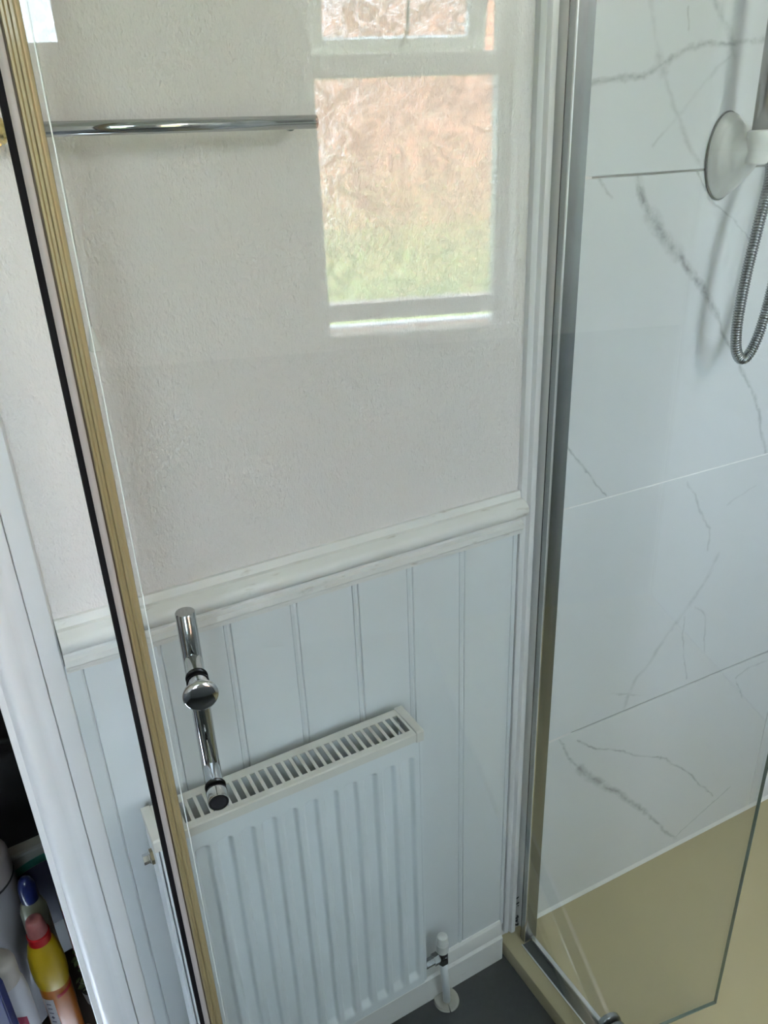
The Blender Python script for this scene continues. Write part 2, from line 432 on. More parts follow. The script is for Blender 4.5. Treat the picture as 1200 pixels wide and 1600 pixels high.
# window: lower fixed light, upper top-hung light tilted out, sill
win = empty('window_1', (.74, -1.98, WZ0), kind='structure')
def W(x0, x1, y0, y1, z0, z1):
    return boxm(x0-.74, x1-.74, y0+1.98, y1+1.98, z0-WZ0, z1-WZ0)
bm = BM()
def wb(*a): box(bm, a[0]-.74, a[1]-.74, a[2]+1.98, a[3]+1.98, a[4]-WZ0, a[5]-WZ0)
wb(WX0, .472, -2.02, -1.965, WZ0, WZ1); wb(1.003, WX1, -2.02, -1.965, WZ0, WZ1)
wb(.472, 1.003, -2.02, -1.965, 1.15, 1.203); wb(.472, 1.003, -2.02, -1.965, 1.826, 1.885); wb(.472, 1.003, -2.02, -1.965, 2.22, WZ1)
wb(1.012, 1.02, -1.966, -1.955, WZ0, WZ1); wb(1.027, 1.034, -1.966, -1.945, WZ0, WZ1)
obj('frame', bm, PLASTIC, win, bevel=.003)
obj('pane', W(.472, 1.003, -1.994, -1.990, 1.20, 1.83), OBSCURE, win)
obj('sill', W(WX0, WX1, -1.965, -1.86, 1.095, 1.128), PLASTIC, win, bevel=.004)
win2 = empty('window_2', (-.50, -1.98, 1.90), kind='structure')
bm = BM()
for a in ((-.32, -.29, 0, .37), (.305, .325, 0, .37), (-.29, .305, 0, .03), (-.29, .305, .34, .37), (-.012, .012, .03, .34)): box(bm, a[0], a[1], -.04, .015, a[2], a[3])
obj('frame', bm, PLASTIC, win2, bevel=.003)
obj('pane', boxm(-.29, -.012, -.014, -.010, .03, .34), OBSCURE, win2); obj('pane', boxm(.012, .305, -.014, -.010, .03, .34), OBSCURE, win2)
sash = empty('sash', (0, 0, 0)); sash.parent = win
sash.location = (0, -.01, 2.222-WZ0); sash.rotation_euler = (math.radians(-15), 0, 0)
def sb(bm, x0, x1, z0, z1, y0=-.02, y1=.02): box(bm, x0-.74, x1-.74, y0, y1, z0-2.222, z1-2.222)
bm = BM()
sb(bm, .476, .512, 1.878, 2.215); sb(bm, .935, .990, 1.878, 2.215); sb(bm, .512, .935, 1.878, 1.922); sb(bm, .512, .935, 2.17, 2.215)
obj('sash_frame', bm, PLASTIC, sash, bevel=.003)
bm = BM(); sb(bm, .51, .937, 1.920, 2.172, -.002, .002); obj('sash_pane', bm, OBSCURE, sash)
bm = BM(); tube(bm, [(-.008, .032, -.318), (.004, .036, -.300), (.012, .036, -.285), (.014, .040, -.12)], .005, 8)
obj('window_stay', bm, simple('dark_stay', (.12, .11, .09), .4, .6), sash, smooth=True)

# architrave of the doorway (fluted moulding), dado rail, skirting, corner batten
arch = [(-.057, .004), (-.057, -.012), (-.0560, -.0130), (-.0490, -.0130), (-.0480, -.0150), (-.0450, -.0200), (-.0400, -.0235), (-.0350, -.0240), (-.0290, -.0215),
        (-.021, -.0155), (-.016, -.0120), (-.012, -.0110), (-.003, -.0108), (-.0012, -.0095), (-.0010, .004)]
bm = BM(); prism(bm, arch, 'z', FZ, 2.06)
prism(bm, [(OX0-.002-(p[0]+.057)*1.0, p[1]) for p in arch], 'z', 0, 2.06)
prism(bm, [(p[1]-.0005, OZ+.0+(p[0]+.057)) for p in arch], 'x', OX0-.055, -.002)
struct('trim_1', bm, GLOSSPAINT, auto=35)
bm = BM(); prism(bm, [(-.0003, .002), (-.0003, -.0085), (.001, -.0095), (.0225, -.0095), (.0245, -.0070), (.0260, .002)], 'z', 0, ZC)
struct('trim_2', bm, GLOSSPAINT, auto=35)
dado = [(.001, 1.141), (-.006, 1.1410), (-.0075, 1.1385), (-.0085, 1.1300), (-.0145, 1.1290), (-.0165, 1.1270), (-.0240, 1.1245), (-.0285, 1.1195), (-.0300, 1.1135), (-.0285, 1.1075), (-.0240, 1.1025),
        (-.0160, 1.0990), (-.0110, 1.0940), (-.0110, 1.0900), (-.0175, 1.0865), (-.0180, 1.078), (-.0165, 1.0755), (-.0150, 1.0750), (-.0145, 1.0705), (-.0125, 1.0690), (-.012, 1.066), (.001, 1.066)]
bm = BM(); prism(bm, dado, 'x', .0258, .7445); struct('trim_3', bm, AGED, auto=32)
sk = [(.001, .136), (-.010, .136), (-.0140, .1320), (-.0160, .124), (-.0165, .100), (-.0185, .0970), (-.0210, .0940), (-.0215, FZ), (.001, FZ)]
bm = BM(); prism(bm, sk, 'x', .0262, .731); struct('baseboard_far', bm, AGED, auto=30)
# quarter-round batten where the wainscot meets the shower post
bm = BM(); prism(bm, [(.7432, .002), (.7432, -.010), (.7465, -.0135), (.7500, -.0145), (.7515, -.0115), (.7530, -.0112), (.7560, -.0185), (.7610, -.0200), (.7660, -.0185), (.7695, -.013), (.7745, -.0060), (.7745, .002)], 'z', .09, 2.2)
struct('trim_4', bm, GLOSSPAINT, auto=40)
# mould in the corner at the foot of the post
bm = BM()
random.seed(4)
for k in range(26):
    z = .09 + random.random()**1.8*.10; x = .7715 + random.uniform(-.003, .003); r = random.uniform(.0015, .004)*(1-.5*(z-.09)/.1)
    lathe(bm, [(0, -.0006), (r, 0), (r*.7, .0007), (0, .001)], (x, -.0085+random.uniform(-.003, .002), z), (.3, -1, 0), 7, 1, 1.6)
g = obj('mould_speck', bm, MOULD, wall_far, kind='stuff')

# closet beyond the doorway
CX0, CX1, CY1 = OX0-.1, .25, .95
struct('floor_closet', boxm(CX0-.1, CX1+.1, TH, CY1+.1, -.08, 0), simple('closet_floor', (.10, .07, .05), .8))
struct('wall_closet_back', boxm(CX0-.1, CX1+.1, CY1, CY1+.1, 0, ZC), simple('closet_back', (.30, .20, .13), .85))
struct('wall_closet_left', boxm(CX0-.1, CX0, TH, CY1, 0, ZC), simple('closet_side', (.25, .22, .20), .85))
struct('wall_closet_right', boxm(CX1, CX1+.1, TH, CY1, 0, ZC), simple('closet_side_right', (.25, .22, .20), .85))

# ------------------------------------------------------------------ outside
GZ = .30
t = NT('lawn'); f = t.noise(3, 6, .7, t.coord()); t.set(t.mix(f, (.15, .21, .05), (.26, .31, .09)), .9)
label(obj('lawn', boxm(-30, 30, -40, YB-.02, GZ-.4, GZ), t.m), kind='structure')
bpy.data.objects['lawn'].name = 'ground'
t = NT('pale_brick'); br = t.n.new('ShaderNodeTexBrick'); br.inputs['Scale'].default_value = 1
br.inputs['Brick Width'].default_value = .45; br.inputs['Row Height'].default_value = .16; br.inputs['Mortar Size'].default_value = .018
br.inputs['Color1'].default_value = (.50, .21, .13, 1); br.inputs['Color2'].default_value = (.56, .27, .18, 1); br.inputs['Mortar'].default_value = (.22, .12, .09, 1)
mp = t.n.new('ShaderNodeMapping'); mp.inputs['Rotation'].default_value = (math.radians(90), 0, 0); tc = t.n.new('ShaderNodeTexCoord'); t.link(tc.outputs['Object'], mp.inputs[0]); t.link(mp.outputs[0], br.inputs[0])
t.set(br.outputs[0], .9)
hb = empty('brick_house', (5, -14, GZ), lab='pale pink brick house across the lawn, seen mirrored through the patterned window', cat='house')
obj('house_wall', boxm(-4.2, 18, -4, 0, 0, 3.7), t.m, hb)
bm = BM(); prism(bm, [(-4.3, 3.7), (.35, 3.7), (-2, 4.9)], 'x', -4.4, 18.2); obj('roof', bm, simple('roof_tile', (.20, .14, .11), .9), hb)

# ------------------------------------------------------------------ shower tray and frame
tr_ = empty('shower_tray', (.735, -.5, 0), lab='cream shower tray with raised rim behind the glass, under the marble tiles', cat='shower tray')
def off(bm, dx, dy, dz=0):
    bmesh.ops.translate(bm, vec=(dx, dy, dz), verts=bm.verts[:]); return bm
bm = BM()
prism(bm, [(.7385, .029), (.7370, .062), (.7385, .0675), (.7430, .0700), (.802, .0700), (.806, .0685), (.818, .0650), (.83, .0645), (1.608, .0645), (1.608, .029)], 'y', -1.86, -.001)
for v in bm.verts:
    if v.co.y > -.5 and v.co.x > .842: v.co.y = tp(v.co.x, .0008)[1]
obj('basin', off(bm, -.735, .5), TRAY, tr_, auto=40)
bm = BM(); lathe(bm, [(.055, .0), (.055, .003), (.05, .005), (0, .0055)], (1.42-.735, -.75+.5, .0645), n=40); obj('waste_cover', bm, CHROME, tr_, smooth=True)

fr = empty('shower_door_frame', (.775, 0, .070), lab='silver aluminium shower post and floor track beside the painted batten', cat='shower frame')
def F(bm): return off(bm, -.775, 0, -.070)
PT = 2.02
obj('wall_channel', F(boxm(.7755, .8065, -.0260, -.0015, .0705, PT)), simple('soft_silver', (.90, .90, .88), .10, 1, var=.02), fr)
bm = BM(); prism(bm, [(.7770, -.0262), (.7770, -.0280), (.8050, -.0280), (.8050, -.0262)], 'z', .0705, PT); obj('gasket', F(bm), DARKSEAL, fr)
bm = BM(); prism(bm, [(.7752, -.0282), (.7752, -.0405), (.7765, -.0415), (.7775, -.0418), (.8060, -.0418), (.8068, -.041), (.8068, -.0282)], 'z', .0705, PT); obj('post', F(bm), SATIN, fr, auto=40)
bm = BM(); prism(bm, [(.7748, -.0400), (.7748, -.0424), (.7772, -.0424), (.7772, -.0400)], 'z', .0705, PT); obj('edge_strip', F(bm), SILVER, fr)
# floor track: low outer lip, dark groove, raised inner lip
bm = BM(); prism(bm, [(.765, .0702), (.765, .0745), (.7675, .0755), (.7695, .0740), (.7700, .0720), (.7880, .0720), (.7885, .0800), (.7900, .0830), (.7975, .0830), (.7990, .0815), (.7990, .0702)], 'y', -1.0, -.043)
obj('floor_track', F(bm), SILVER, fr, auto=40)
obj('track_groove_liner', F(boxm(.7702, .7878, -1.0, -.044, .0721, .0728)), simple('dark_groove', (.06, .07, .07), .4, .4), fr)
bm = BM(); box(bm, .7755, .8065, -1.035, -1.001, .0705, PT); obj('post', F(bm), SATIN, fr, bevel=.002)

# ------------------------------------------------------------------ the pivoting glass door (opened)
DZ = .10
door = empty('shower_door', (1.00323, -.34896, DZ), math.radians(170.1), lab='clear glass pivot shower door standing open across the radiator wall', cat='shower door')
LEN = .918
H = 1.88
obj('glass_pane', boxm(0.0012, LEN, -.003, .003, 0.0012, H), GLASS, door)
bm = BM(); box(bm, 0, .0012, -.003, .003, 0, H); box(bm, .0012, LEN, -.003, .003, 0, .0012); obj('glass_edge', bm, GLASSEDGE, door)
# closing-edge profile: clear fin, yellowed seal with two ribs, grey web, black magnetic strip
obj('clear_fin', boxm(.9085, .9096, -.004, .0046, 0, H), CLEARSEAL, door)
bm = BM(); prism(bm, [(.9140, -.0065), (.9286, -.0065), (.9286, .0078), (.9276, .0092), (.9258, .0092), (.9246, .0074), (.9224, .0074), (.9210, .0096), (.9188, .0096), (.9174, .0072), (.9158, .0068), (.9140, .0050)], 'z', 0, H)
obj('yellowed_seal', bm, GOLDSEAL, door, auto=40)
obj('brown_joint', boxm(.9287, .9301, -.006, .0060, 0, H), simple('brown_joint', (.10, .06, .03), .5), door)
bm = BM(); prism(bm, [(.9302, -.006), (.9365, -.006), (.9365, .0066), (.9345, .0075), (.9320, .0078), (.9302, .0070)], 'z', 0, H); obj('grey_seal', bm, GREYSEAL, door, auto=40)
bm = BM(); prism(bm, [(.9367, -.006), (.9420, -.006), (.9428, -.002), (.9428, .004), (.9418, .0062), (.9367, .0066)], 'z', 0, H); obj('magnetic_strip', bm, DARKSEAL, door, auto=40)
# handle: bar on the far side, two stand-offs, mushroom knob and short cap on the near side
hd = empty('handle'); hd.parent = door; hd.location = (.8695, 0, 1.05-DZ)
R_ = .0112
bm = BM(); lathe(bm, [(R_*.93, -.125), (R_, -.124), (R_, .1395), (R_*.93, .1405)], (0, -.047, 0), n=32); obj('grab_bar', bm, CHROME, hd, auto=40)
for z, nm in ((.079, 0), (-.081, 1)):
    bm = BM(); lathe(bm, [(.0098, .038), (.0098, .0065)], (0, 0, z), (0, -1, 0)); obj('stand_off', bm, CHROME, hd, auto=40)
    bm = BM(); lathe(bm, [(.0118, -.0030), (.0125, -.0036), (.0125, -.0058), (.0112, -.0064)], (0, 0, z), (0, -1, 0))
    lathe(bm, [(.0118, .0030), (.0125, .0036), (.0125, .0058), (.0112, .0064)], (0, 0, z), (0, -1, 0)); obj('gasket', bm, DARKSEAL, hd, auto=40)
bm = BM(); lathe(bm, [(.0115, .0065), (.0112, .016), (.0125, .020), (.0175, .0235), (.0192, .0265), (.0192, .0290), (.0182, .0310), (.0150, .0328), (.008, .0340), (0, .0343)], (0, 0, .079), (0, 1, 0), 40)
obj('door_knob', bm, CHROME, hd, auto=60)
bm = BM(); lathe(bm, [(.0122, .0065), (.0122, .0215), (.0116, .0225), (.0095, .0225), (.0090, .0205), (0, .0200)], (0, 0, -.081), (0, 1, 0), 40); obj('end_cap', bm, CHROME, hd, auto=40)
bm = BM(); lathe(bm, [(.0096, .0202), (.0092, .0222), (0, .0226)], (0, 0, -.081), (0, 1, 0), 32); obj('black_plug', bm, simple('black_plug', (.02, .02, .022), .12), hd, auto=40)
# pivot clamp near the bottom of the pane
pv = empty('pivot_clamp'); pv.parent = door; pv.location = (.243, 0, -.008)
for s_ in (1, -1):
    bm = BM(); pr = [(-.024, -.004), (.024, -.004)] + [(.024*math.cos(a*math.pi/14), .066+.024*math.sin(a*math.pi/14)) for a in range(15)]
    prism(bm, pr, 'y', .0035*s_, .014*s_); obj('clamp_plate', bm, SATIN, pv, auto=40, bevel=.002)
bm = BM(); lathe(bm, [(.006, -.0130), (.006, .004)], (0, 0, 0)); obj('pivot_pin', bm, CHROME, pv, smooth=True)

# ------------------------------------------------------------------ radiator
rad = empty('radiator', (.285, -.065, .215), lab='white panel radiator with slotted top grille on the beadboard wall', cat='radiator')
def Rr(bm): return off(bm, -.285, .065, -.215)
RX0, RX1, RZ0, RZ1, RY = .080, .4868, .232, .815, -.1
def ss(a, b, x):
    t_ = max(0, min(1, (x-a)/(b-a))); return t_*t_*(3-2*t_)
cent = [.4655-.0332*k for k in range(12)]
def depth(x, z):
    d = 0
    for c in cent:
        dx = abs(x-c)
        if dx < .0135:
            a_ = 1-ss(.0075, .0124, dx)
            zt_ = .785-.006*(dx/.0128)**3; b_ = 1-ss(zt_-.0045, zt_, z); c_ = ss(.250, .266, z)
            d = max(d, a_*b_*c_)
    return .0085*d
xs = [RX0]
x = RX0
while x < RX1-1e-6: x = min(RX1, x+.0017); xs.append(x)
zs = [RZ0+i*(.275-RZ0)/14 for i in range(14)] + [.275+i*(.768-.275)/6 for i in range(6)] + [.768+i*(.790-.768)/20 for i in range(21)] + [RZ1]
bm = BM(); G = [[bm.verts.new((x, RY+depth(x, z), z)) for x in xs] for z in zs]
for i in range(len(zs)-1):
    for j in range(len(xs)-1): bm.faces.new((G[i][j], G[i][j+1], G[i+1][j+1], G[i+1][j]))
rim = bmesh.ops.extrude_edge_only(bm, edges=[e for e in bm.edges if e.is_boundary])
for v in rim['geom']:
    if isinstance(v, bmesh.types.BMVert): v.co.y += .008
obj('front_panel', Rr(bm), RADW, rad, auto=60)
bm = BM(); prism(bm, [(-.101, .8125), (-.1012, .8270), (-.0995, .8285), (-.094, .8285), (-.094, .8262), (-.0985, .8255), (-.0985, .8125)], 'x', RX0, RX1)
for sx_ in range(30):
    x = .0915+.0134*sx_
    if x > .486: break
    box(bm, x-.0024, x+.0024, -.0905, -.0465, .8262, .8285)
box(bm, RX0, RX1, -.0945, -.0895, .8260, .8286); box(bm, RX0, RX1, -.0475, -.033, .8260, .8286); box(bm, RX0, RX1, -.0345, -.033, .8125, .8262)
box(bm, RX0, .0875, -.0905, -.0465, .8262, .8285); box(bm, .4835, RX1, -.0905, -.0465, .8262, .8285)
obj('top_grille', Rr(bm), RADCREAM, rad)
obj('rear_panel', Rr(boxm(RX0+.004, RX1-.004, -.0420, -.0355, RZ0, .8255)), RADW, rad)
bm = BM()
k = 0; x = RX0+.01; zig = []
while x < RX1-.012: zig.append((x, -.086 if k % 2 else -.050)); x += .009; k += 1
back = [(a+.0006, b) for a, b in zig]
prism(bm, zig+back[::-1], 'z', RZ0+.03, .705); obj('convector_fin', Rr(bm), simple('fin_steel', (.42, .43, .42), .5), rad, kind='stuff')
for xa, xb in ((.4892, .4942), (RX0-.0062, RX0-.0018)):
    sd = empty('side_cover'); sd.parent = rad
    bm = BM(); prism(bm, [(-.0965, RZ0-.002), (-.034, RZ0-.002), (-.034, .812), (-.0965, .812)], 'x', xa, xb); obj('side_plate', Rr(bm), RADW, sd, bevel=.001)
    lo_, hi_ = (xa-.0075, xb+.001) if xa > .3 else (xa-.001, xb+.0075)
    bm = BM(); prism(bm, [(-.1030, .8110), (-.1030, .8290), (-.1010, .8315), (-.0330, .8315), (-.0315, .8290), (-.0315, .8110)], 'x', lo_, hi_); obj('corner_cap', Rr(bm), RADCREAM, sd, bevel=.0012)
bm = BM(); lathe(bm, [(.009, 0), (.009, .006), (.0075, .0065), (.0075, .014), (.0055, .0145), (0, .0147)], (RX0-.0062, -.060, .765), (-1, 0, 0), 6); obj('bleed_valve', Rr(bm), SILVER, rad, auto=30)
bm = BM(); lathe(bm, [(.011, 0), (.011, .004)], (RX0-.0062, -.060, .765), (-1, 0, 0), 6); obj('bleed_nut', Rr(bm), simple('dull_brass', (.30, .25, .16), .4, 1), rad)
for x in (.15, .42): obj('wall_bracket', Rr(boxm(x-.012, x+.012, -.037, -.008, .30, .74)), RADW, rad)

# radiator valve with its pipe and floor collar
vx, vy = .5585, -.050
vl = empty('radiator_valve', (.575, -.038, 0), lab='white capped radiator valve on a pipe rising from a cracked floor collar', cat='valve')
def Vv(bm): return off(bm, -.575, .038, 0)
bm = BM(); tube(bm, [(.5745, -.040, .030), (.572, -.0415, .07), (.5655, -.0455, .13), (vx, vy, .182)], .0078, 20); obj('pipe', Vv(bm), RADW, vl, smooth=True)
bm = BM(); lathe(bm, [(.0105, .176), (.0125, .179), (.0125, .190), (.0105, .193), (.0095, .196), (.0120, .199), (.0120, .208), (.0085, .212)], (vx, vy, 0), n=6); obj('valve_body', Vv(bm), simple('tarnished_chrome', (.16, .18, .19), .22, 1, var=.4, nscale=90), vl, auto=30)
bm = BM(); lathe(bm, [(.0085, 0), (.0085, .012), (.0120, .0125), (.0120, .024), (.009, .0245), (.009, .060)], (vx+.002, vy, .197), (-1, 0, 0), 6); obj('union_nut', Vv(bm), simple('tarnished_nut', (.26, .27, .27), .25, 1, var=.4, nscale=90), vl, auto=30)
bm = BM(); lathe(bm, [(.0100, .209), (.0122, .212), (.0122, .232), (.0110, .2335), (.0110, .246), (.0095, .252), (.006, .2545), (0, .2555)], (vx, vy, 0), n=28); obj('valve_cap', Vv(bm), PLASTIC, vl, auto=30)
# split collar: two half discs with a crack
STONE = simple('chalky_collar', (.55, .53, .46), .8, var=.35, nscale=60)
for a0, a1 in ((-102, 70), (75, 252)):
    bm = BM(); n = 24; pr = []
    for k in range(n+1):
        a = math.radians(a0+(a1-a0)*k/n); pr.append((.0265*math.cos(a), .0265*math.sin(a)))
    inn = [(.0082*math.cos(math.radians(a0+(a1-a0)*k/n)), .0082*math.sin(math.radians(a0+(a1-a0)*k/n))) for k in range(n, -1, -1)]
    A = pr+inn; L_ = [bm.verts.new((p[0], p[1], .0285)) for p in A]; U_ = [bm.verts.new((p[0]*.96, p[1]*.96, .0335)) for p in A]; m_ = len(A)
    for k in range(m_): bm.faces.new((L_[k], L_[(k+1) % m_], U_[(k+1) % m_], U_[k]))
    for k in range(n):
        bm.faces.new((U_[k], U_[k+1], U_[m_-2-k], U_[m_-1-k])); bm.faces.new((L_[k+1], L_[k], L_[m_-1-k], L_[m_-2-k]))
    obj('collar_half', bm, STONE, vl, auto=30)

# ------------------------------------------------------------------ towel rail on the papered wall
rl_ = empty('towel_rail', (.24, -.06, 1.6825), lab='thin chrome towel rail across the embossed wallpaper', cat='towel rail')
bm = BM(); lathe(bm, [(.0068, -.16), (.0068, .160)], (0, 0, 0), (1, 0, 0), 24); obj('rail', bm, CHROME, rl_, smooth=True)
for x, m in ((-.165, BRASS), (.163, CHROME)):
    if m is CHROME:
        bm = BM(); lathe(bm, [(.0045, .004), (.0045, .057), (.0075, .0575), (.0075, .0598)], (.154, 0, 0), (0, 1, 0), 20); obj('wall_post', bm, m, rl_, auto=40)
        continue
    bm = BM(); pr = []
    hw = .011 if m is BRASS else .004
    for k in range(9): pr += [(.0120 if k % 2 else .0105, -hw+2*hw*k/8)]
    lathe(bm, pr, (x, 0, 0), (1, 0, 0), 24); e = obj('end_collar', bm, m, rl_, auto=40)
    bm = BM(); lathe(bm, [(.005, .006), (.005, .054), (.016, .0545), (.016, .0595)], (x, 0, 0), (0, 1, 0), 24); obj('wall_post', bm, m, rl_, auto=40)
bpy.data.objects['end_collar']['label'] = 'ribbed brass end collar'

lc = empty('light_pull', (.1310, -.040, 1.468), lab='small white bell light pull on a cord, half behind the yellowed door seal', cat='light pull')
bm = BM(); lathe(bm, [(.0050, 0), (.0068, .001), (.0066, .004), (.0045, .012), (.0030, .020), (.0022, .026), (0, .027)], n=28); obj('bell', bm, PLASTIC, lc, auto=50)
bm = BM(); tube(bm, [(0, 0, .026), (0, 0, .5), (0, 0, ZC-1.468-.02)], .0009, 8); obj('cord', bm, PLASTIC, lc, smooth=True)
bm = BM(); lathe(bm, [(.022, 0), (.024, .004), (.024, .022)], (0, 0, ZC-1.468-.022), n=28); obj('ceiling_switch', bm, PLASTIC, lc, auto=40)

# ------------------------------------------------------------------ shower fittings
sr = empty('shower_riser', (1.112, -.012, 1.62), lab='white domed wall bracket holding a grey shower riser tube', cat='shower rail')
cx, cz, cy = 0.0, 0.0, -.0005
bm = BM(); NR, NA = 22, 44; rings = []
def lerp_tab(tab, t_):
    for (a, va), (b, vb) in zip(tab, tab[1:]):
        if t_ <= b: q = (t_-a)/(b-a); q = q*q*(3-2*q); return va+(vb-va)*q
    return tab[-1][1]
for i in range(NR+1):
    t_ = i/NR
    zl = -.063+.058*(t_**1.25); zu = lerp_tab([(0, .062), (.12, .060), (.30, .050), (.50, .030), (.7, .024), (1, .023)], t_)
    if t_ == 0: zl, zu = -.062, .061
    hx = lerp_tab([(0, .0365), (.25, .0360), (.6, .0270), (1, .0165)], t_)
    hz, zc = (zu-zl)/2, (zu+zl)/2
    rings.append([bm.verts.new((-.012*t_*t_+hx*math.cos(2*math.pi*k/NA), cy-.070*t_, zc+hz*math.sin(2*math.pi*k/NA))) for k in range(NA)])
hz, zc = rings and (.013, .009)
for q, yy in ((.86, .0765), (.55, .081), (.2, .0825)):
    rings.append([bm.verts.new((-.012+.0165*q*math.cos(2*math.pi*k/NA), cy-yy, .009+.014*q*math.sin(2*math.pi*k/NA))) for k in range(NA)])
for A, B in zip(rings, rings[1:]):
    for k in range(NA): bm.faces.new((A[k], A[(k+1) % NA], B[(k+1) % NA], B[k]))
bm.faces.new(rings[0]); bm.faces.new(rings[-1][::-1])
obj('wall_bracket', bm, PLASTIC, sr, smooth=True)
bm = BM(); R0 = [[bm.verts.new((a*math.cos(2*math.pi*k/44), y, -.0005+b*math.sin(2*math.pi*k/44))) for k in range(44)] for a, b, y in ((.0385, .0637, .0), (.0385, .0637, -.0018), (.034, .059, -.0020))]
for A, B in zip(R0, R0[1:]):
    for k in range(44): bm.faces.new((A[k], A[(k+1) % 44], B[(k+1) % 44], B[k]))
bm.faces.new(R0[0]); bm.faces.new(R0[-1][::-1])
obj('base_plate', bm, simple('grey_gap', (.18, .18, .17), .5), sr, auto=40)
bm = BM(); lathe(bm, [(.0150, -.022), (.0165, -.018), (.0165, .010), (.0180, .012), (.0180, .021), (.0150, .023)], (-.012, -.070, .012), n=36); obj('tube_collar', bm, PLASTIC, sr, auto=40)
bm = BM(); lathe(bm, [(.0125, .020), (.0125, .62)], (-.012, -.070, .012), n=36)
obj('riser_tube', bm, simple('grey_tube', (.42, .42, .41), .18, .75, var=.05), sr, smooth=True)
bm = BM(); lathe(bm, [(.020, 0), (.020, .006), (.012, .010), (.011, .062)], (-.012, 0, .60), (0, -1, 0), 32); obj('upper_bracket', bm, PLASTIC, sr, auto=40)

hose = empty('shower_hose', (1.128, -.09, 1.315), lab='ribbed chrome shower hose hanging in a loop by the white bracket', cat='shower hose')
HX, HY, HZ = hose.location
pts = [(1.166, -.034, 1.660), (1.158, -.052, 1.640), (1.140, -.080, 1.595), (1.116, -.09, 1.52), (1.106, -.09, 1.45), (1.102, -.09, 1.385), (1.1065, -.09, 1.340), (1.119, -.09, 1.318), (1.134, -.09, 1.314), (1.149, -.09, 1.328), (1.161, -.09, 1.357), (1.171, -.09, 1.405), (1.185, -.088, 1.50), (1.20, -.085, 1.62), (1.21, -.075, 1.76), (1.21, -.05, 1.84), (1.21, -.034, 1.86)]
cv = catmull(pts, 24)
# resample finely for the ribs
L = [0]
for a, b in zip(cv, cv[1:]): L.append(L[-1]+(b-a).length)
stp = .00085; path = []; j = 0; s_ = 0
while s_ < L[-1]:
    while L[j+1] < s_: j += 1
    f_ = (s_-L[j])/(L[j+1]-L[j]); path.append(cv[j].lerp(cv[j+1], f_) - Vector((HX, HY, HZ))); s_ += stp
prof5 = [.0068, .0083, .0088, .0087, .0081]
bm = BM(); tube(bm, path, lambda i: prof5[i % 5], 16)
t = NT('hose_steel'); t.set(t.mix(t.noise(50, 2, .5, t.coord()), (.40, .42, .43), (.30, .32, .33)), .2, 1)
obj('ribbed_hose', bm, t.m, hose, auto=70)
bm = BM(); lathe(bm, [(.0105, -.014), (.0120, -.012), (.0120, .012), (.0090, .014)], (1.162-HX, -.043-HY, 1.650-HZ), (.3, .6, .7), 24); obj('hose_nut', bm, PLASTIC, hose, auto=40)
bm = BM(); lathe(bm, [(.024, .0), (.024, .005), (.012, .008), (.012, .030)], (1.21-HX, -.012-HY, 1.862-HZ), (0, -1, 0), 28); obj('wall_outlet', bm, CHROME, hose, auto=40)

# ------------------------------------------------------------------ closet contents
SH = .235
shf = empty('closet_shelf', (-.3, .11, 0), lab='dark low shelf behind the doorway carrying cleaning bottles', cat='shelf')
dk = simple('dark_shelf_board', (.045, .032, .026), .6)
obj('shelf_board', boxm(-.49, .14, .005, .40, SH-.02, SH), dk, shf)
for x in (-.49, .12): obj('shelf_support', boxm(x, x+.02, .005, .40, 0, SH-.02), dk, shf)

def bottle(name, loc, lab, cat, parts, rz=0, tilt=None, group=None):
    e = empty(name, loc, rz, lab, cat, group)
    if tilt: e.rotation_euler = tilt
    for nm, prof, m, sx, sy in parts:
        bm = BM(); lathe(bm, prof, n=36, sx=sx, sy=sy); obj(nm, bm, m, e, auto=50)
    return e
YEL = simple('yellow_plastic', (.40, .27, .004), .4, coat=.3); ORA = simple('orange_plastic', (.34, .10, .004), .4, coat=.3)  # closet goods, packet and ornament included, coloured darker to stand in for doorway shade
RED = simple('red_plastic', (.36, .003, .006), .4); PINKCL = simple('cloudy_pink_cap', (.40, .13, .12), .4, coat=.4, var=.5, nscale=60)
WHT = simple('white_bottle', (.34, .35, .38), .45); NAVY = simple('navy_plastic', (.006, .014, .09), .3, coat=.4)
TEAL = simple('teal_print', (.03, .28, .22), .45); PALE = simple('pale_liquid', (.22, .23, .17), .3, coat=.4); BLK = simple('black_line', (.01, .01, .01), .5)
LILAC = simple('lilac_white_plastic', (.20, .195, .21), .4, coat=.3)
